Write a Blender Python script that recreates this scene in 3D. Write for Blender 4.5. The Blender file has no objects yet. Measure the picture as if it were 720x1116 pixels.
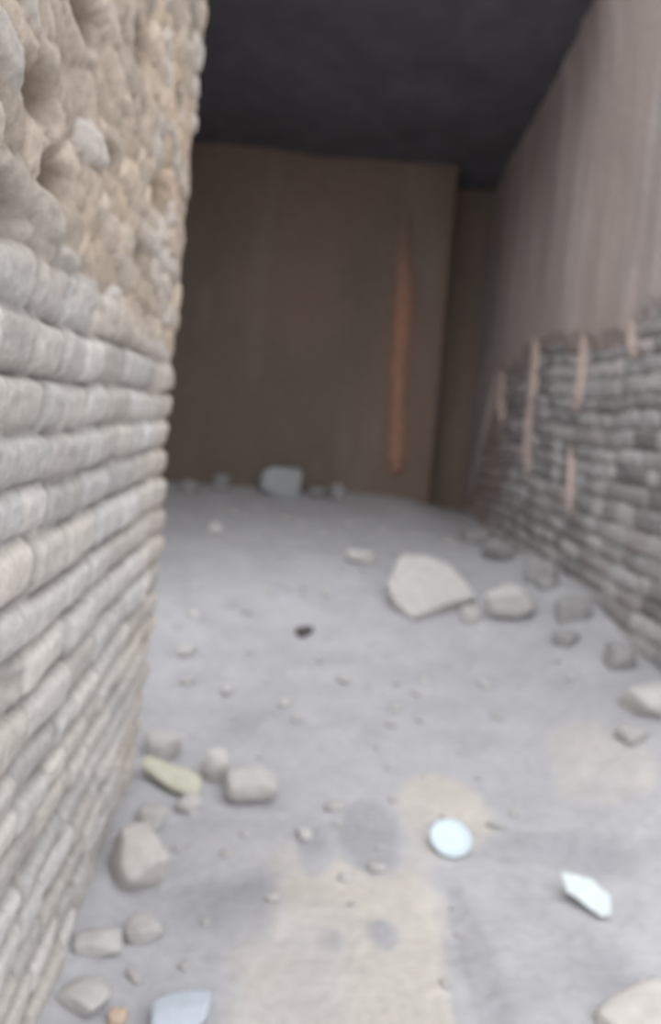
import bpy, bmesh, math, random
import numpy as np
from mathutils import Matrix, Vector

S = bpy.context.scene
C = bpy.context.collection

# ------------------------------------------------------------------ camera
F_PX, H_CAM = 900.0, 1.5
d = np.array([-0.04189557, -0.1168666, 0.99226355])      # world +Y seen from the camera (x right, y down, z forward)
u = np.array([0.07449386, -0.9907366, -0.11354146])      # world +Z
x = np.array([0.99634102, 0.06916066, 0.05021332])       # world +X
M = np.stack([x, d, u])
cam = bpy.data.objects.new('camera', bpy.data.cameras.new('camera'))
C.objects.link(cam)
m4 = Matrix.Identity(4)
for i in range(3):
    m4[i][0], m4[i][1], m4[i][2] = M[i][0], -M[i][1], -M[i][2]
m4[2][3] = H_CAM
cam.matrix_world = m4
cam.data.sensor_fit = 'VERTICAL'
cam.data.sensor_height = 36.0
cam.data.lens = 36.0 * F_PX / 1116.0
cam.data.clip_start = 0.05
cam.data.dof.use_dof = True                               # the phone was focused too close
cam.data.dof.focus_distance = 0.85
cam.data.dof.aperture_fstop = 2.5
S.camera = cam

# ------------------------------------------------------------------ light
W = bpy.data.worlds.new('overcast'); S.world = W
W.use_nodes = True
wn = W.node_tree
bg = wn.nodes['Background']
bg.inputs[0].default_value = (0.95, 0.965, 1.0, 1)
# overcast sky, brighter in the part of it behind the photographer
tcw = wn.nodes.new('ShaderNodeTexCoord')
dt = wn.nodes.new('ShaderNodeVectorMath'); dt.operation = 'DOT_PRODUCT'
dt.inputs[1].default_value = (0.0, -0.80, 0.60)
mrw = wn.nodes.new('ShaderNodeMapRange')
mrw.inputs['From Min'].default_value = 0.2; mrw.inputs['From Max'].default_value = 1.0
mrw.inputs['To Min'].default_value = 0.85; mrw.inputs['To Max'].default_value = 1.7
wn.links.new(tcw.outputs['Generated'], dt.inputs[0])
wn.links.new(dt.outputs['Value'], mrw.inputs['Value'])
sep = wn.nodes.new('ShaderNodeSeparateXYZ')               # an overcast sky is darker towards the horizon
mrz = wn.nodes.new('ShaderNodeMapRange')
mrz.inputs['From Min'].default_value = 0.0; mrz.inputs['From Max'].default_value = 1.0
mrz.inputs['To Min'].default_value = 0.30; mrz.inputs['To Max'].default_value = 1.25
mul = wn.nodes.new('ShaderNodeMath'); mul.operation = 'MULTIPLY'
wn.links.new(tcw.outputs['Generated'], sep.inputs[0])
wn.links.new(sep.outputs['Z'], mrz.inputs['Value'])
wn.links.new(mrz.outputs[0], mul.inputs[0]); wn.links.new(mrw.outputs[0], mul.inputs[1])
wn.links.new(mul.outputs[0], bg.inputs[1])
S.view_settings.view_transform = 'Standard'
S.view_settings.look = 'None'
S.view_settings.gamma = 1.0
S.view_settings.use_curve_mapping = False
S.view_settings.exposure = 0.82
S.cycles.use_denoising = True
S.cycles.max_bounces = 10
S.cycles.diffuse_bounces = 8

# ------------------------------------------------------------------ helpers
def vnoise(X, Y, seed=0):
    xi = np.floor(X).astype(np.int64); yi = np.floor(Y).astype(np.int64)
    fx = X - xi; fy = Y - yi
    fx = fx*fx*(3-2*fx); fy = fy*fy*(3-2*fy)
    def h(a, b):
        n = (a*374761393 + b*668265263 + seed*982451653) & 0xffffffff
        n = ((n ^ (n >> 13)) * 1274126177) & 0xffffffff
        return ((n ^ (n >> 16)) & 0xffff) / 65535.0
    return (h(xi, yi)*(1-fx) + h(xi+1, yi)*fx)*(1-fy) + (h(xi, yi+1)*(1-fx) + h(xi+1, yi+1)*fx)*fy

def fbm(X, Y, seed=0, octv=4):
    t = 0; a = 0.5; s = 0
    for k in range(octv):
        t = t + a*vnoise(X*2**k, Y*2**k, seed+k*7); s += a; a *= 0.5
    return t/s - 0.5                                       # about -0.5 .. 0.5

def sstep(a, b, v):
    t = np.clip((v-a)/(b-a), 0, 1)
    return t*t*(3-2*t)

def mix(a, b, t):
    return a*(1-t[..., None]) + b*t[..., None]

def mat(name, col=None, attr=False, rough=0.95, bump=0.3, scale=30.0, vary=0.25, spec=0.15):
    m = bpy.data.materials.new(name); m.use_nodes = True
    nt = m.node_tree; b = nt.nodes['Principled BSDF']
    b.inputs['Roughness'].default_value = rough
    b.inputs['Specular IOR Level'].default_value = spec
    tc = nt.nodes.new('ShaderNodeTexCoord')
    n = nt.nodes.new('ShaderNodeTexNoise')
    n.inputs['Scale'].default_value = scale; n.inputs['Detail'].default_value = 6
    nt.links.new(tc.outputs['Object'], n.inputs['Vector'])
    mr = nt.nodes.new('ShaderNodeMapRange')
    mr.inputs['To Min'].default_value = 1-vary; mr.inputs['To Max'].default_value = 1+vary
    mr.inputs['From Min'].default_value = 0.25; mr.inputs['From Max'].default_value = 0.75
    nt.links.new(n.outputs['Fac'], mr.inputs['Value'])
    mx = nt.nodes.new('ShaderNodeVectorMath'); mx.operation = 'SCALE'
    if attr:
        a = nt.nodes.new('ShaderNodeAttribute'); a.attribute_name = 'Col'
        nt.links.new(a.outputs['Color'], mx.inputs[0])
    else:
        mx.inputs[0].default_value = col
    nt.links.new(mr.outputs[0], mx.inputs['Scale'])
    nt.links.new(mx.outputs[0], b.inputs['Base Color'])
    bp = nt.nodes.new('ShaderNodeBump')
    bp.inputs['Strength'].default_value = bump; bp.inputs['Distance'].default_value = 0.02
    nt.links.new(n.outputs['Fac'], bp.inputs['Height'])
    nt.links.new(bp.outputs[0], b.inputs['Normal'])
    return m

def mesh_obj(name, V, Fc, material, col=None, parent=None, smooth=True):
    me = bpy.data.meshes.new(name)
    me.from_pydata(np.asarray(V).tolist(), [], [tuple(f) for f in np.asarray(Fc).tolist()] if isinstance(Fc, np.ndarray) else Fc)
    if col is not None:
        a = me.color_attributes.new('Col', 'FLOAT_COLOR', 'POINT')
        cc = np.ones((len(V), 4), dtype=np.float32); cc[:, :3] = np.clip(col, 0, 1)
        a.data.foreach_set('color', cc.ravel())
    me.polygons.foreach_set('use_smooth', [smooth]*len(me.polygons))
    me.materials.append(material); me.update()
    o = bpy.data.objects.new(name, me); C.objects.link(o)
    if parent: o.parent = parent
    return o

def grid_faces(ni, nj, flip=False):
    i, j = np.meshgrid(np.arange(ni-1), np.arange(nj-1), indexing='ij')
    a = i*nj+j
    q = np.stack([a, a+nj, a+nj+1, a+1], -1).reshape(-1, 4)
    return q[:, ::-1] if flip else q

def structure(o):
    o['kind'] = 'structure'; return o

def tag(o, label, cat, group=None):
    o['label'] = label; o['category'] = cat
    if group: o['group'] = group
    return o

def floor_base(X, Y):
    h = np.interp(Y, [-3, 2.6, 3.2, 4, 5, 6, 8.5], [0, 0, .03, .16, .36, .51, .73])
    return h + .22*sstep(1.0, 1.9, X)*np.interp(Y, [2.2, 3.4, 4.4, 5.2, 6.4, 7], [0, 1, .95, .7, .2, 0]) - .14*sstep(1.1, 1.9, X)*np.interp(Y, [6.2, 7.2], [0, 1])

def floor_z(X, Y):
    X = np.asarray(X, float); Y = np.asarray(Y, float)
    h = floor_base(X, Y) + .05*fbm(X*1.3, Y*1.3, 3, 2) + .022*fbm(X*6, Y*6, 11, 3)
    # dust banked against the foot of the near masonry
    h = h + .05*np.exp(-((X+.55)/.12)**2)*np.clip((3.3-Y)/.3, 0, 1)
    return h

def courses(s, z, seed, hmin=.085, hmax=.13, wmin=.13, wmax=.34, z0=-.3, z1=5, wave=.05, head=.05):
    """Coursed masonry: bump (0 in joints, 1 on stones), and a random value per stone."""
    rg = np.random.RandomState(seed)
    zz = z + wave*fbm(s*1.1, z*.6, seed, 2) + .02*fbm(s*5, z*5, seed+3, 2)
    b = [z0]
    while b[-1] < z1: b.append(b[-1]+rg.uniform(hmin, hmax))
    b = np.array(b)
    k = np.clip(np.searchsorted(b, zz)-1, 0, len(b)-2)
    v = (zz-b[k])/(b[k+1]-b[k])*2-1
    bump = np.zeros_like(s); val = np.zeros_like(s); val2 = np.zeros_like(s); val3 = np.zeros_like(s)
    ss = s + .03*fbm(s*6, z*6, seed+9, 2)
    for c in np.unique(k):
        msk = k == c
        e = [s.min()-.4-rg.uniform(0, .3)]
        while e[-1] < s.max()+.4: e.append(e[-1]+rg.uniform(wmin, wmax))
        e = np.array(e)
        q = np.searchsorted(e, ss[msk])-1
        uu = (ss[msk]-e[q])/(e[q+1]-e[q])*2-1
        vv = v[msk]
        r1 = rg.rand(len(e)); r2 = rg.rand(len(e)); r3 = rg.rand(len(e)); tilt = rg.uniform(-.35, .35, len(e))
        # rounded stone profile: the joint is wider along the beds than between the heads
        wu = np.clip((1-np.abs(uu))*(e[q+1]-e[q])/head, 0, 1)
        wv = np.clip((1-np.abs(vv))/.70, 0, 1)
        p = np.sqrt(1-(1-wu)**2)*np.sqrt(1-(1-wv)**2)
        bump[msk] = p*(.65+.35*r1[q]) + tilt[q]*uu*.35*p + .12*vv*p
        val[msk] = r2[q]; val2[msk] = r3[q]; val3[msk] = p
    return bump, val, val2, val3

def voronoi(s, z, cell, seed):
    X = s/cell; Y = z/cell
    xi = np.floor(X).astype(int); yi = np.floor(Y).astype(int)
    d1 = np.full(X.shape, 9.); d2 = np.full(X.shape, 9.); idv = np.zeros(X.shape)
    def hh(a, b, k):
        n = (a*374761393 + b*668265263 + (seed+k)*974634541) & 0xffffffff
        n = ((n ^ (n >> 13))*1274126177) & 0xffffffff
        return ((n ^ (n >> 16)) & 0xffff)/65535.
    for i in (-1, 0, 1):
        for j in (-1, 0, 1):
            a = xi+i; b = yi+j
            dd = np.hypot(a+.1+.8*hh(a, b, 1)-X, b+.1+.8*hh(a, b, 2)-Y)
            near = dd < d1
            d2 = np.where(near, d1, np.minimum(d2, dd)); idv = np.where(near, hh(a, b, 5), idv); d1 = np.where(near, dd, d1)
    return d1, d2, idv

# ------------------------------------------------------------------ materials
M_MASON = mat('masonry', attr=True, bump=.5, scale=38, vary=.16)
M_MUD = mat('mud_plaster', attr=True, bump=.35, scale=22, vary=.12)
M_FLOOR = mat('dusty_dirt', attr=True, bump=.45, scale=26, vary=.09)
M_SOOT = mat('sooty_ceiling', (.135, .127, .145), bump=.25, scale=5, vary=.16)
M_RUN = mat('pinkish_mud', (.57, .455, .405), bump=.4, scale=30, vary=.2)
M_ORANGE = mat('orange_mud', attr=True, bump=.4, scale=16, vary=.25)
M_ROCK = mat('dusty_rock', (.50, .48, .465), bump=.4, scale=20, vary=.12)
M_PALE = mat('pale_rock', (.55, .53, .51), bump=.35, scale=16, vary=.10)
M_GREY = mat('grey_stone', (.34, .33, .325), bump=.4, scale=20, vary=.15)
M_DARK = mat('dark_stone', (.11, .10, .10), bump=.4, scale=30, vary=.2)
M_WHITE = mat('white_scrap', (.64, .69, .695), rough=.7, bump=.2, scale=40, vary=.05)
M_DISC = mat('white_disc', (.62, .72, .78), rough=.45, bump=.06, scale=60, vary=.04, spec=.4)
M_BLUE = mat('bluish_white', (.50, .55, .60), rough=.7, bump=.3, scale=30, vary=.06)
M_YEL = mat('yellowed_scrap', (.56, .545, .44), rough=.8, bump=.3, scale=40, vary=.08)

# ------------------------------------------------------------------ floor
def make_floor():
    xs = np.concatenate([np.arange(-11, -1.7, .3), np.arange(-1.7, 2.2, .02), np.arange(2.2, 11, .3)])
    ys = np.concatenate([np.arange(-14.0, 1.4, .2), np.arange(1.4, 9.2, .022)])
    X, Y = np.meshgrid(xs, ys, indexing='ij')
    Z = floor_z(X, Y)
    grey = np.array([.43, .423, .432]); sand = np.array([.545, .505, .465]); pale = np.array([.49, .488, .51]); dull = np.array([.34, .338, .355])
    def blob(cx, cy, rx, ry): return np.exp(-(((X-cx)/rx)**2+((Y-cy)/ry)**2)**2)
    n = fbm(X*2.6, Y*2.2, 21, 4)
    m = .95*blob(.30, 2.15, .36, .62)+.85*blob(.68, 3.0, .20, .34)+.5*blob(-.05, 2.75, .22, .2)+.55*blob(1.15, 1.95, .35, .2)+.5*blob(1.4, 3.3, .3, .5)
    m -= .9*blob(.37, 2.80, .11, .24)+.5*blob(.17, 2.72, .06, .16)+.5*blob(.13, 2.2, .07, .09)+.5*blob(.36, 2.25, .07, .09)+.6*blob(.55, 1.9, .04, .4)
    m = np.clip(sstep(.32, .62, m+n*.75), 0, 1)
    col = mix(grey, sand, m)
    w = np.clip(blob(.2, 4.9, .9, .8)*.7+n*.9, 0, 1)
    col = mix(col, pale, w)
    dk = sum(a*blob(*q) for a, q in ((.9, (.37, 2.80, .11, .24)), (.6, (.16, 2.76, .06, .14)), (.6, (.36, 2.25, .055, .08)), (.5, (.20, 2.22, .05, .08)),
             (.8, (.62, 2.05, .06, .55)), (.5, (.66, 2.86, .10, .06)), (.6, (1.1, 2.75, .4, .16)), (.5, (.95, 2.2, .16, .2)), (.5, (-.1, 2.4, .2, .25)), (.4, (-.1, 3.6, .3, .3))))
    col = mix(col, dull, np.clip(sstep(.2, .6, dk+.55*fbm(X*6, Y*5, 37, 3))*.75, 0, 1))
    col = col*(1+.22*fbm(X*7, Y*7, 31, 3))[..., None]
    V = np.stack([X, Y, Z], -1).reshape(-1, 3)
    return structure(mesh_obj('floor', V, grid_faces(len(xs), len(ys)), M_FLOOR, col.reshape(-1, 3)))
make_floor()

# ------------------------------------------------------------------ near left masonry jamb
LEAN_Z = [-.1, .2, .45, .96, 1.33, 1.81, 2.45, 2.92, 4.6]
LEAN_X = [-.565, -.53, -.505, -.47, -.475, -.455, -.425, -.405, -.33]
def make_wall_left():
    Y0, Y1, R, XB = .2, 3.13, .07, -1.5
    s_front = np.arange(Y0, Y1-R, .011)
    s_arc = np.linspace(0, math.pi/2, 14)[1:]
    back = np.arange(.03, (-XB-.45)-R, .03)
    px = np.concatenate([np.zeros_like(s_front), -R+R*np.cos(s_arc), -R-back])
    py = np.concatenate([s_front, Y1-R+R*np.sin(s_arc), np.full(len(back), Y1)])
    nx = np.concatenate([np.ones_like(s_front), np.cos(s_arc), np.zeros(len(back))])
    ny = np.concatenate([np.zeros_like(s_front), np.sin(s_arc), np.ones(len(back))])
    sl = np.concatenate([[0], np.cumsum(np.hypot(np.diff(px), np.diff(py)))])+Y0
    zs = np.arange(-.25, 3.25, .0115)
    s, z = np.meshgrid(sl, zs, indexing='ij')
    bump, v1, v2, p = courses(s, z, 5, hmin=.088, hmax=.118, wmin=.12, wmax=.30, wave=.06)
    d1, d2, vid = voronoi((s+.4*z)/2.1+.03*fbm(s*6, z*6, 2), z+.03*fbm(s*6, z*6, 4), .074, 12)
    cob = np.clip((d2-d1)*2.4, 0, 1); cob = np.sqrt(1-(1-cob)**2)
    low = 1-sstep(1.60, 1.82, z+.12*fbm(s*2, z*2, 40)+.04*(s-2))
    f = fbm(s*3, z*3, 50, 5); ff = fbm(s*14, z*14, 52, 3)
    disp_low = .048*bump+.012*f+.010*ff-.028
    disp_up = .030*cob*(.4+.6*vid)+.045*f+.020*ff-.014
    pits = np.zeros_like(s)
    for (py_, pz_, r) in ((1.41, 1.98, .032), (1.54, 1.885, .028), (1.31, 1.77, .035), (2.11, 2.34, .035), (1.67, 2.20, .03), (2.5, 2.1, .03), (1.88, 2.02, .02), (2.3, 1.9, .025), (2.75, 2.45, .03), (1.38, .97, .04)):
        pits += np.exp(-(((s-py_)/(r*2.6))**2+((z-pz_)/(r*1.05))**2)**1.3)
    disp = disp_up*(1-low)+disp_low*low-.07*pits
    lean = np.interp(z, LEAN_Z, LEAN_X)
    lean = lean+.05*np.clip((2.6-s)/1.0, 0, 1)*np.clip((.4-z)/.5, 0, 1)
    X = lean+px[:, None]+nx[:, None]*disp
    Y = py[:, None]+ny[:, None]*disp+0*z
    stone = np.array([.585, .57, .55]); warm = np.array([.585, .53, .475]); joint = np.array([.27, .245, .225])
    tan = np.array([.68, .54, .405]); tan2 = np.array([.55, .465, .38]); white = np.array([.62, .585, .55])
    cl = mix(stone, warm, v2*.8)*(.80+.38*v1)[..., None]
    cl = mix(joint+0*cl, cl, sstep(.2, .85, p))
    cl = mix(cl, np.array([.55, .475, .41])+0*cl, .6*sstep(2.55, 3.0, s+.25*fbm(s*4, z*4, 63, 3)))
    n2 = fbm(s*2.2, z*2.2, 60, 4)
    cu = mix(tan2, tan, sstep(-.2, .25, n2))
    cu = mix(cu, white, sstep(.5, .95, vid)*.7)
    cu = cu*(.82+.30*((vid*7.3) % 1))[..., None]
    cu = mix(np.array([.33, .255, .20])+0*cu, cu, .25+.75*sstep(.1, .75, cob))
    cu = mix(cu, np.array([.22, .165, .13])+0*cu, np.clip(pits*1.2, 0, .92))
    col = mix(cu, cl, low)
    V = np.stack([X, Y, z], -1).reshape(-1, 3)
    ni, nj = s.shape
    Fc = grid_faces(ni, nj).tolist()
    # close the block: rear, top
    V = V.tolist()
    b0 = len(V)
    extra = [(XB, Y0, zs[0]), (XB, Y0, zs[-1])]
    V += [list(e) for e in extra]
    top = [i*nj+nj-1 for i in range(ni)]
    Fc.append(top+[b0+1])
    Fc.append([j for j in range(nj)]+[b0+1, b0])
    Fc.append([(ni-1)*nj+j for j in range(nj)][::-1]+[b0, b0+1])
    colv = np.concatenate([col.reshape(-1, 3), np.tile(stone, (2, 1))])
    return structure(mesh_obj('wall_left', np.array(V), Fc, M_MASON, colv))
make_wall_left()

# ------------------------------------------------------------------ right wall: bare courses below, mud plaster above
XR = 1.94
def plaster_edge(y):
    e = np.interp(y, [2.5, 4.2, 4.6, 4.9, 5.5, 6.2, 6.9, 8.0, 8.7, 9.2], [2.2, 2.13, 2.20, 2.05, 2.07, 2.15, 2.18, 1.95, .75, .45])
    return e+.10*fbm(np.asarray(y)*3.5, np.asarray(y)*0+1, 70, 3)+.05*fbm(np.asarray(y)*14, np.asarray(y)*0+1, 72, 2)
def make_wall_right():
    ys = np.arange(3.0, 9.0, .0145); zs = np.concatenate([np.arange(-.1, 2.5, .012), [2.6, 3, 3.5, 4, 4.7]])
    s, z = np.meshgrid(ys, zs, indexing='ij')
    bump, v1, v2, p = courses(s, z, 77, hmin=.085, hmax=.135, wmin=.13, wmax=.34, wave=.10, head=.10)
    f = fbm(s*2, z*2, 80, 5); ff = fbm(s*13, z*13, 82, 3)
    gone = sstep(.15, .35, fbm(s*1.6, z*2.4, 88, 3))        # stones lost from the face
    disp = .045*bump+.03*f+.012*ff-.035*gone
    disp = np.where(z > 2.45, -.03, disp)
    foot = .05*np.exp(-np.clip(z-floor_base(XR+0*s, s), 0, 5)/.12)
    X = XR-disp-foot+.03
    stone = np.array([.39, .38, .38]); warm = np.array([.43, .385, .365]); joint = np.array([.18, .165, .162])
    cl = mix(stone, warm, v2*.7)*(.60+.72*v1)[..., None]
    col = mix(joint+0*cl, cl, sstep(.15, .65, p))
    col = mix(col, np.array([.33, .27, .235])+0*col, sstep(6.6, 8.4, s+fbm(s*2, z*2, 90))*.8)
    V = np.stack([X, s, z], -1).reshape(-1, 3)
    ni, nj = s.shape
    Fc = grid_faces(ni, nj, True).tolist(); V = V.tolist(); b0 = len(V)
    V += [[XR+.5, 3.0, -.1], [XR+.5, 3.0, 4.7], [XR+.5, ys[-1], 4.7], [XR+.5, ys[-1], -.1]]
    V += [list(V[j]) for j in range(nj)]                    # broken end of the wall, its own plain vertices
    Fc.append([i*nj+nj-1 for i in range(ni)]+[b0+2, b0+1])
    Fc.append([b0, b0+1, b0+2, b0+3])
    Fc.append([b0+4+j for j in range(nj)][::-1]+[b0, b0+1])
    colv = np.concatenate([col.reshape(-1, 3), np.tile(stone, (4+nj, 1))])
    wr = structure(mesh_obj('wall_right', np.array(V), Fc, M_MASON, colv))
    for k in (1, 2, 3): wr.data.polygons[len(Fc)-k].use_smooth = False
    # plaster coat
    ys = np.arange(3.0, 9.0, .02); t = np.concatenate([np.linspace(0, .2, 40), np.linspace(.2, 1, 90)[1:]])
    Yg, T = np.meshgrid(ys, t, indexing='ij')
    E = plaster_edge(ys)[:, None]
    Zg = E+(4.62-E)*T
    lump = .05*fbm(Yg*.9, Zg*.9, 101, 3)+.014*fbm(Yg*5, Zg*3, 103, 3)
    run = fbm(Yg*7, Zg*.7, 107, 3)                          # rain runs down the mud
    th = .062+lump+.012*run
    th = th*(.30+.70*sstep(0, .05, T))
    cove = .5*sstep(3.75, 4.65, Zg)**2
    Xp = XR+.03-th-cove*.2
    pink = np.array([.44, .365, .335]); greyp = np.array([.40, .37, .36]); lightp = np.array([.58, .50, .465])
    cp = mix(pink, greyp, sstep(-.15, .2, fbm(Yg*.9, Zg*.8, 110, 4)))
    cp = mix(cp, lightp, sstep(.02, .28, run)*.55)
    cp = mix(cp, lightp, sstep(.08, .3, fbm(Yg*1.4, Zg*.55, 115, 3))*.6)
    Xp[0] = XR+.08; Xp[1] = np.maximum(Xp[1], Xp[2]+.02)     # the coat ends against the masonry
    Vp = np.stack([Xp, Yg, Zg], -1)
    lip = np.stack([np.full(len(ys), XR+.06), ys, plaster_edge(ys)+.015], -1)[:, None, :]
    Vp = np.concatenate([lip, Vp], 1); cp = np.concatenate([cp[:, :1], cp], 1)
    mesh_obj('plaster_coat', Vp.reshape(-1, 3), grid_faces(len(ys), len(t)+1, True), M_MUD, cp.reshape(-1, 3), wr)
    # runs of mud that washed down over the stones
    def run_strip(y0, z0, y1, z1, w, seed, material=M_RUN):
        n, mseg = 40, 9
        tt = np.linspace(0, 1, n)[:, None]; a = np.linspace(0, math.pi, mseg)[None, :]
        wob = .25*w*fbm(tt*4, tt*0+seed, seed, 2)
        half = w*.5*(.75+.25*np.sin(tt*math.pi)+.25*fbm(tt*6, tt*0, seed+1, 2))*np.clip((1-tt)*7, .12, 1)**.6
        Yc = y0+(y1-y0)*tt+wob; Zc = z0+(z1-z0)*tt
        Yv = Yc+half*np.cos(a); Xv = XR+.035-(.075*np.sin(a)+.0*a)*np.clip(.55+half/w, .5, 1); Zv = Zc+0*a
        o = mesh_obj('mud_run', np.stack([Xv, Yv, Zv], -1).reshape(-1, 3), grid_faces(n, mseg), material, None, wr)
        return o
    for k, (a, b, c, e, w) in enumerate([(7.97, 2.40, 7.80, 1.58, .17), (6.85, 2.40, 6.78, 1.15, .13), (5.66, 2.42, 5.66, 1.66, .105), (5.68, 1.42, 5.58, .97, .085),
                                         (4.87, 2.50, 4.82, 1.98, .085), (4.16, 1.55, 4.02, .68, .06), (8.45, 2.3, 8.6, 1.5, .22)]):
        run_strip(a, b, c, e, w, 200+k)
    return wr
make_wall_right()

# ------------------------------------------------------------------ back wall with a shallow recess at its right end
def make_wall_back():
    pts = [(-1.9, 8.5), (1.43, 8.5), (1.45, 8.52), (1.45, 8.95), (2.05, 8.95)]
    px, py = [], []
    for (a, b), (c, e) in zip(pts[:-1], pts[1:]):
        n = max(2, int(math.hypot(c-a, e-b)/.03))
        px += list(np.linspace(a, c, n, endpoint=False)); py += list(np.linspace(b, e, n, endpoint=False))
    px.append(pts[-1][0]); py.append(pts[-1][1]); px = np.array(px); py = np.array(py)
    zs = np.arange(.2, 4.7, .03)
    Xg, Zg = np.meshgrid(px, zs, indexing='ij'); Yg = np.meshgrid(py, zs, indexing='ij')[0]
    f = .06*fbm(Xg*1.2, Zg*1.2, 130, 4)+.03*fbm(Xg*5, Zg*2, 133, 3)
    Yd = Yg-f
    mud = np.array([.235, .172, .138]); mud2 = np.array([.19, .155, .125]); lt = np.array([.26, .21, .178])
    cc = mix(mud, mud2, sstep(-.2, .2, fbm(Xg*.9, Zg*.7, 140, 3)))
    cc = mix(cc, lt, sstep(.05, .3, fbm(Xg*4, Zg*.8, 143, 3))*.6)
    V = np.stack([Xg, Yd, Zg], -1).reshape(-1, 3).tolist(); ni, nj = Xg.shape
    Fc = grid_faces(ni, nj).tolist(); b0 = len(V)
    V += [[-1.9, 9.4, .2], [-1.9, 9.4, 4.7], [2.05, 9.4, 4.7], [2.05, 9.4, .2]]
    Fc.append([i*nj+nj-1 for i in range(ni)]+[b0+2, b0+1]); Fc.append([b0, b0+1, b0+2, b0+3])
    wb = structure(mesh_obj('wall_back', np.array(V), Fc, M_MUD, np.concatenate([cc.reshape(-1, 3), np.tile(mud, (4, 1))])))
    n, mseg = 60, 11
    tt = np.linspace(0, 1, n)[:, None]; a = np.linspace(0, math.pi, mseg)[None, :]
    half = .088*(.8+.2*sstep(0, .4, tt))*(1+.35*fbm(tt*7, tt*0, 5, 2))*np.clip((1-tt)*22, .4, 1)**.5
    Xv = .96+.11*tt+.03*fbm(tt*3, tt*0, 8, 2)-half*np.cos(a); Zv = 3.6-2.6*tt+0*a
    Yv = 8.5+.03-.085*np.sin(a)*(.75+.25*tt)-.06*fbm(Xv*1.2, Zv*1.2, 130, 4)
    o = mesh_obj('mud_run', np.stack([Xv, Yv, Zv], -1).reshape(-1, 3), grid_faces(n, mseg), M_ORANGE, mix(mud+0*Xv[..., None], np.array([.40, .225, .155])+0*Xv[..., None], sstep(0, .38, tt+.0*Xv)).reshape(-1, 3), wb)
    o['label'] = 'orange-brown run of mud'
make_wall_back()

# ------------------------------------------------------------------ unseen inner left wall added to block light, ceiling
def slab(name, x0, x1, y0, y1, z0, z1, material, n=14, under=0.0, seed=0, drop=0.0):
    bm = bmesh.new()
    bmesh.ops.create_grid(bm, x_segments=n, y_segments=n, size=.5)
    low = bm.verts[:]
    for v in low:
        X = x0+(v.co.x+.5)*(x1-x0); Y = y0+(v.co.y+.5)*(y1-y0)
        v.co = (X, Y, z0-drop*(v.co.y+.5)+under*float(fbm(np.array(X*1.2), np.array(Y*1.2), seed, 3)))
    r = bmesh.ops.extrude_face_region(bm, geom=bm.faces[:])
    for v in r['geom']:
        if isinstance(v, bmesh.types.BMVert): v.co.z = z1
    bmesh.ops.recalc_face_normals(bm, faces=bm.faces)
    me = bpy.data.meshes.new(name); bm.to_mesh(me); bm.free()
    me.materials.append(material)
    o = bpy.data.objects.new(name, me); C.objects.link(o)
    return structure(o)
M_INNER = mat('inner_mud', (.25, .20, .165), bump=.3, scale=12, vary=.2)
slab('wall_light_block', -1.9, -1.5, 4.7, 9.4, -.2, 4.7, M_INNER, n=4)  # out of view, added to darken the room; stops short to admit sky light
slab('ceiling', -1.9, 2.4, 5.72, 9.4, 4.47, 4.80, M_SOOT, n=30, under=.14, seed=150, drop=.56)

# ------------------------------------------------------------------ loose stones and scraps
def rock_mesh(seed, sx, sy, sz, planes=11, sub=4, rough=.05, hard=16.0):
    rg = np.random.RandomState(seed)
    bm = bmesh.new(); bmesh.ops.create_icosphere(bm, subdivisions=sub, radius=1)
    V = np.array([v.co[:] for v in bm.verts]); Fc = [[v.index for v in f.verts] for f in bm.faces]; bm.free()
    N = rg.normal(size=(planes, 3)); N /= np.linalg.norm(N, axis=1)[:, None]
    N = np.concatenate([N, np.eye(3), -np.eye(3)])
    D = np.concatenate([rg.uniform(.72, .98, planes), rg.uniform(.8, .95, 6)])
    dots = np.maximum(V@N.T, 1e-3)/D
    r = (dots**hard).sum(1)**(-1/hard)
    r = r*(1+rough*fbm(V[:, 0]*2.5+V[:, 2]*1.7+9, V[:, 1]*2.5-V[:, 2]*1.3+9, seed, 4)*2)
    V = V*r[:, None]
    V = (V-(V.max(0)+V.min(0))/2)/((V.max(0)-V.min(0))/2)
    return V*np.array([sx, sy, sz])/2, Fc

def rock(name, X, Y, size, material, seed, label, cat, rz=0., tilt=(0, 0), sink=.18, group=None, dz=0., **kw):
    V, Fc = rock_mesh(seed, *size, **kw)
    R = np.array((Matrix.Rotation(rz, 3, 'Z') @ Matrix.Rotation(tilt[0], 3, 'X') @ Matrix.Rotation(tilt[1], 3, 'Y')))
    V = V@R.T
    V[:, 2] -= V[:, 2].min()
    o = mesh_obj(name, V, Fc, material)
    o.location = (X, Y, float(floor_z(X, Y))-size[2]*sink+dz)
    return tag(o, label, cat, group)

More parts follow.
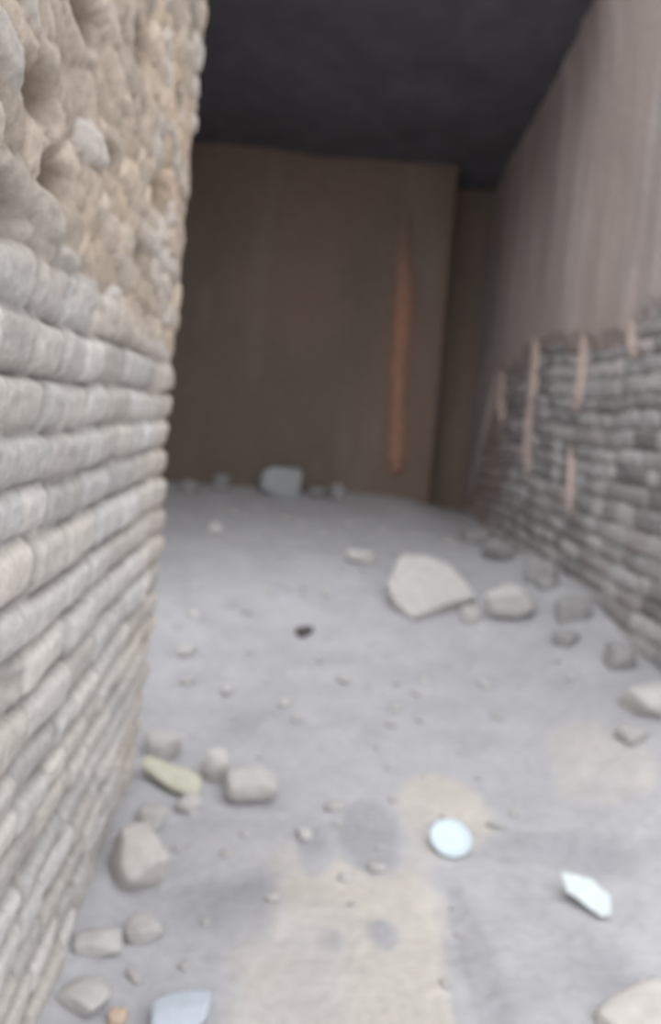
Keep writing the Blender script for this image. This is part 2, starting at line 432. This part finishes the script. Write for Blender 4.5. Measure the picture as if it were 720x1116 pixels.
# fallen masonry in the middle of the room
def make_slab_boulder():
    k = .0058
    P = [(-36, 44), (-8, 50), (20, 48), (36, 26), (50, 2), (18, -14), (-22, -42), (-42, -24), (-52, 0)]
    bm = bmesh.new()
    vs = [bm.verts.new((a*k, b*k*1.2, 0)) for a, b in P]
    f = bm.faces.new(vs)
    ex = bmesh.ops.extrude_face_region(bm, geom=[f])
    for v in ex['geom']:
        if isinstance(v, bmesh.types.BMVert): v.co.z -= .13; v.co.x *= .9; v.co.y *= .9
    bmesh.ops.recalc_face_normals(bm, faces=bm.faces)
    bmesh.ops.bevel(bm, geom=bm.edges[:], offset=.035, segments=3, affect='EDGES', profile=.6)
    bmesh.ops.triangulate(bm, faces=bm.faces)
    bmesh.ops.subdivide_edges(bm, edges=bm.edges, cuts=3, use_grid_fill=True)
    R = Matrix.Rotation(.12, 3, 'Y') @ Matrix.Rotation(.50, 3, 'X')
    for v in bm.verts:
        c = v.co
        n = float(fbm(np.array(c.x*6+c.z*4), np.array(c.y*6-c.z*3), 7, 3))
        v.co = R @ (c*(1+.10*n)+Vector((0, 0, .05*n)))
    me = bpy.data.meshes.new('boulder'); bm.to_mesh(me); bm.free()
    for p in me.polygons: p.use_smooth = True
    me.materials.append(M_PALE)
    zmin = min(v.co.z for v in me.vertices)
    for v in me.vertices: v.co.z -= zmin
    o = bpy.data.objects.new('boulder', me); C.objects.link(o)
    o.location = (.93, 5.03, float(floor_z(.93, 5.03))-.09)
    tag(o, 'largest pale angular boulder sloping on the rubble, right of centre', 'boulder')
make_slab_boulder()
rock('boulder', 1.375, 4.86, (.29, .22, .20), M_PALE, 23, 'pale rounded boulder on the floor just right of the largest boulder', 'boulder', rz=-.3, tilt=(.1, -.2))
rock('rock', 1.145, 4.86, (.13, .11, .10), M_ROCK, 25, 'small grey rock wedged between the two pale boulders', 'rock', rz=.4)
rock('rock', .53, 5.86, (.19, .14, .11), M_PALE, 31, 'small pale block lying alone behind the largest boulder', 'rock', rz=.2, hard=30)
rock('rock', -.10, 8.28, (.42, .26, .31), mat('bluish_rock', (.42, .44, .45), bump=.3, scale=14, vary=.12), 37, 'pale bluish-grey block at the foot of the dark back wall', 'rock', rz=.1, hard=24, sink=.1)
rock('rock', .132, 4.578, (.07, .10, .06), M_DARK, 41, 'small dark stone lying alone in the middle of the pale floor', 'rock', rz=-.5)
# by the near masonry
rock('rock', -.46, 3.34, (.14, .14, .12), M_ROCK, 43, 'pale rock behind the yellowish strip, against the corner of the left wall', 'rock', rz=.5)
rock('rock', -.235, 3.19, (.10, .12, .13), M_PALE, 47, 'upright pale rock leaning on the left of the round rock', 'rock', rz=.4, tilt=(.2, .25))
rock('rock', -.07, 3.07, (.21, .18, .15), M_ROCK, 53, 'round grey rock casting a soft shadow, beside an upright pale rock', 'rock', rz=.2, hard=10)
rock('rock', -.41, 2.50, (.14, .19, .14), mat('warm_rock', (.54, .505, .475), bump=.4, scale=18, vary=.12), 59, 'brownish pointed rock lying against the foot of the left wall', 'rock', rz=.6, tilt=(.2, .1), planes=6, hard=26)
rock('rock', -.33, 2.22, (.11, .09, .06), M_ROCK, 61, 'flat grey rock just in front of the brownish pointed rock', 'rock', rz=.3)
rock('rock', -.415, 2.80, (.09, .10, .08), M_ROCK, 67, 'small grey rock against the left wall below the yellowish strip', 'rock', rz=.9)
rock('rock', -.295, 2.93, (.09, .08, .06), M_ROCK, 71, 'small pale rock touching the front edge of the yellowish strip', 'rock', rz=.1)
rock('rock', -.44, 2.14, (.13, .11, .06), M_ROCK, 73, 'low grey rock at the left wall foot near the bottom of the photo', 'rock', rz=.2)
rock('rock', -.42, 1.93, (.11, .12, .06), M_ROCK, 79, 'low grey rock at the wall foot, left of the bluish-white fragment', 'rock', rz=1.2)
rock('pebble', -.334, 1.89, (.045, .04, .03), mat('orange_tan_pebble', (.55, .42, .32), bump=.3, scale=30, vary=.1), 83, 'tiny orange-tan pebble at the bottom edge beside the bluish-white fragment', 'pebble')
# right foreground
rock('rock', 1.02, 1.93, (.26, .16, .08), mat('tan_rock', (.55, .515, .48), bump=.4, scale=16, vary=.12), 89, 'flat tan rock half sunk in the dirt at the bottom right corner', 'rock', rz=.5, sink=.3)
rock('rock', 1.70, 3.58, (.20, .22, .17), M_PALE, 97, 'pale rock at the right edge below the bare masonry', 'rock', rz=.2, sink=.25)
rock('rock', 1.56, 3.42, (.12, .11, .06), M_ROCK, 101, 'flat grey rock left of the pale rock at the right edge', 'rock', rz=.4, sink=.3)
# stones fallen along the foot of the right wall
foot = [(1.66, 7.10, 0.28, 0.18, 'dark grey stone in the far right corner at the wall foot'),
        (1.70, 6.35, 0.15, 0.11, 'second fallen grey stone from the back along the right wall'),
        (1.57, 5.98, 0.21, 0.14, 'third fallen grey stone from the back along the right wall'),
        (1.72, 5.41, 0.21, 0.16, 'fourth fallen grey stone from the back along the right wall'),
        (1.68, 5.17, 0.12, 0.09, 'fifth fallen grey stone from the back along the right wall'),
        (1.70, 4.68, 0.18, 0.13, 'sixth fallen grey stone from the back along the right wall'),
        (1.57, 4.38, 0.12, 0.10, 'seventh fallen grey stone from the back along the right wall'),
        (1.74, 4.04, 0.14, 0.13, 'last fallen grey stone along the right wall, nearest the right edge')]
for k, (X, Y, w, h, lb) in enumerate(foot):
    rock('stone', X, Y, (w, w*1.15, h), M_GREY, 300+k, lb, 'stone', rz=k*.9, tilt=(.2, .1), group='fallen stones along the right wall', sink=.3)
# foot of the back wall
for k, (X, Y, w, h, lb) in enumerate([(-.98, 8.0, .18, .13, 'leftmost dim stone at the foot of the back wall'),
                                      (-.70, 8.28, .18, .18, 'dim upright stone left of the bluish-grey block'),
                                      (.27, 8.30, .18, .11, 'dim low stone just right of the bluish-grey block'),
                                      (.47, 8.15, .15, .19, 'dim brownish stone between the bluish-grey block and the orange run')]):
    rock('stone', X, Y, (w, w, h), M_GREY, 330+k, lb, 'stone', rz=k*1.1, group='stones along the back wall')
# named single pebbles
for k, (X, Y, a, b, c, lb) in enumerate([
        (-.486, 4.263, .08, .12, .06, 'pale elongated stone on the floor beside the edge of the left wall'),
        (-.242, 3.917, .045, .11, .04, 'thin whitish sliver of stone on the floor above the round rock'),
        (-.562, 6.469, .11, .13, .09, 'pale stone at the back left of the lit floor'),
        (.272, 5.204, .06, .16, .04, 'bluish pale sliver of stone behind the dark stone'),
        (.137, 2.789, .046, .075, .035, 'pale chip of stone left of the white disc, on sandy dirt'),
        (-.515, 4.727, .07, .15, .04, 'faint pale stone behind the pale elongated stone'),
        (.75, 4.096, .04, .08, .035, 'whitish sliver of stone in front of the largest boulder'),
        (1.063, 4.105, .045, .085, .035, 'whitish sliver of stone in front of the two boulders, to the right')]):
    rock('stone', X, Y, (a, b, c), M_PALE, 350+k, lb, 'stone', rz=-.25+.1*k, sink=.25)

# white round disc, dished rim
def make_disc():
    X, Y, R = .646, 2.735, .073
    bm = bmesh.new()
    prof = [(0, .006), (.50, .006), (.74, .007), (.84, .012), (.93, .016), (1.0, .013), (1.0, .004), (.92, 0), (0, 0)]
    N = 48; rings = []
    for r, z in prof:
        if r == 0: rings.append([bm.verts.new((0, 0, z))]); continue
        rings.append([bm.verts.new((R*r*math.cos(2*math.pi*k/N), R*r*math.sin(2*math.pi*k/N), z)) for k in range(N)])
    for A, B in zip(rings[:-1], rings[1:]):
        for k in range(N):
            q = [A[k % len(A)], B[k % len(B)], B[(k+1) % len(B)], A[(k+1) % len(A)]]
            q = list(dict.fromkeys(q)); bm.faces.new(q)
    bmesh.ops.recalc_face_normals(bm, faces=bm.faces)
    me = bpy.data.meshes.new('disc'); bm.to_mesh(me); bm.free()
    for p in me.polygons: p.use_smooth = True
    me.materials.append(M_DISC)
    o = bpy.data.objects.new('disc', me); C.objects.link(o)
    o.location = (X, Y, float(floor_z(X, Y))+.032); o.rotation_euler = (.50, -.06, .1)
    tag(o, 'bright white round disc resting tilted on the dirt', 'disc')
make_disc()

# crumpled flat scraps: outline, thickness and folds
def scrap(name, X, Y, outline, material, label, cat, thick=.006, lift=.012, seed=0, n=22, rz=0., slope=0.):
    P = np.array(outline, float); c = P.mean(0)
    rad = np.linspace(0, 1, 9)
    ang = np.linspace(0, 1, len(P)*6, endpoint=False)*len(P)
    i0 = np.floor(ang).astype(int) % len(P); i1 = (i0+1) % len(P); f = (ang % 1)[:, None]
    ring = P[i0]*(1-f)+P[i1]*f
    ring = c+(ring-c)*(1+.08*fbm(ang*1.3, ang*0, seed, 2))[:, None]
    top = [np.array([c])]+[c+(ring-c)*r for r in rad[1:]]
    pts = np.concatenate(top); ca, sa = math.cos(rz), math.sin(rz)
    wx = X+pts[:, 0]*ca-pts[:, 1]*sa; wy = Y+pts[:, 0]*sa+pts[:, 1]*ca
    zt = floor_z(wx, wy)+thick+lift*(.5+1.2*fbm(wx*22, wy*22, seed+4, 3))+slope*(pts[:, 1]-P[:, 1].min())
    n = len(ring); V = np.stack([wx, wy, zt], -1)
    Vb = np.stack([wx, wy, zt-thick], -1); Fc = []
    for base, fl in ((0, False), (len(V), True)):
        for k in range(n):
            q = [base, base+1+k, base+1+(k+1) % n]; Fc.append(q[::-1] if fl else q)
            for r in range(len(rad)-2):
                a = base+1+r*n; q = [a+k, a+n+k, a+n+(k+1) % n, a+(k+1) % n]; Fc.append(q[::-1] if fl else q)
    a = 1+(len(rad)-2)*n; b = a+len(V)
    for k in range(n): Fc.append([a+k, b+k, b+(k+1) % n, a+(k+1) % n])
    A = np.concatenate([V, Vb]); o0 = np.array([X, Y, float(floor_z(X, Y))])
    o = mesh_obj(name, A-o0, Fc, material); o.location = o0
    return tag(o, label, cat)
scrap('scrap', 1.037, 2.45, [(-.07, .075), (-.02, .07), (.03, .05), (.075, .01), (.055, -.075), (.02, -.08), (-.02, -.03), (-.065, .01)], M_WHITE,
      'crumpled white scrap on the dirt to the right of the round disc', 'scrap', seed=3, lift=.02, slope=.35)
scrap('scrap', -.384, 3.07, [(-.115, .09), (-.02, .07), (.06, .04), (.12, .0), (.115, -.10), (.03, -.06), (-.05, -.02), (-.12, .02)], M_YEL,
      'yellowish flat strip lying on the floor beside the left wall', 'scrap', seed=8, lift=.012, thick=.022, slope=.25)
rock('fragment', -.18, 1.90, (.15, .11, .05), M_BLUE, 401, 'bluish-white fragment at the bottom edge of the photo, left of centre', 'fragment', rz=.15, sink=.1)

# loose pebbles scattered over the dust
protos = []
rg = random.Random(9)
for k in range(6):
    V, Fc = rock_mesh(500+k, 1, 1.2, .7, sub=2, planes=7)
    me = bpy.data.meshes.new('pebble'); me.from_pydata(V.tolist(), [], Fc); me.materials.append(M_ROCK if k < 4 else M_PALE)
    for p in me.polygons: p.use_smooth = True
    protos.append(me)
spots = []
while len(spots) < 110:
    Y = rg.uniform(1.95, 7.2); X = rg.uniform(-.42, min(1.6, .42*Y-.05) if Y > 3 else .40*Y-.08)
    if Y > 3.6: X = rg.uniform(-.55-.03*Y, min(1.55, .42*Y))
    if any((X-a)**2+(Y-b)**2 < .012 for a, b in spots): continue
    if any(math.hypot(X-o.location.x, Y-o.location.y) < .30*max(o.dimensions[:2])+.10+.1*(max(o.dimensions[:2]) > .3) for o in C.objects if o.get('category')): continue
    spots.append((X, Y))
for X, Y in spots:
    o = bpy.data.objects.new('pebble', rg.choice(protos)); C.objects.link(o)
    s = rg.choice([.018, .022, .026, .032, .045])*(.8+.08*Y)
    o.scale = (s*rg.uniform(.8, 1.3), s*rg.uniform(.9, 1.6), s)
    o.rotation_euler = (0, 0, rg.uniform(0, 6.28))
    o.location = (X, Y, float(floor_z(X, Y))+s*.18)
    tag(o, 'tiny loose grey pebble scattered on the dusty floor', 'pebble', 'pebbles scattered over the floor')
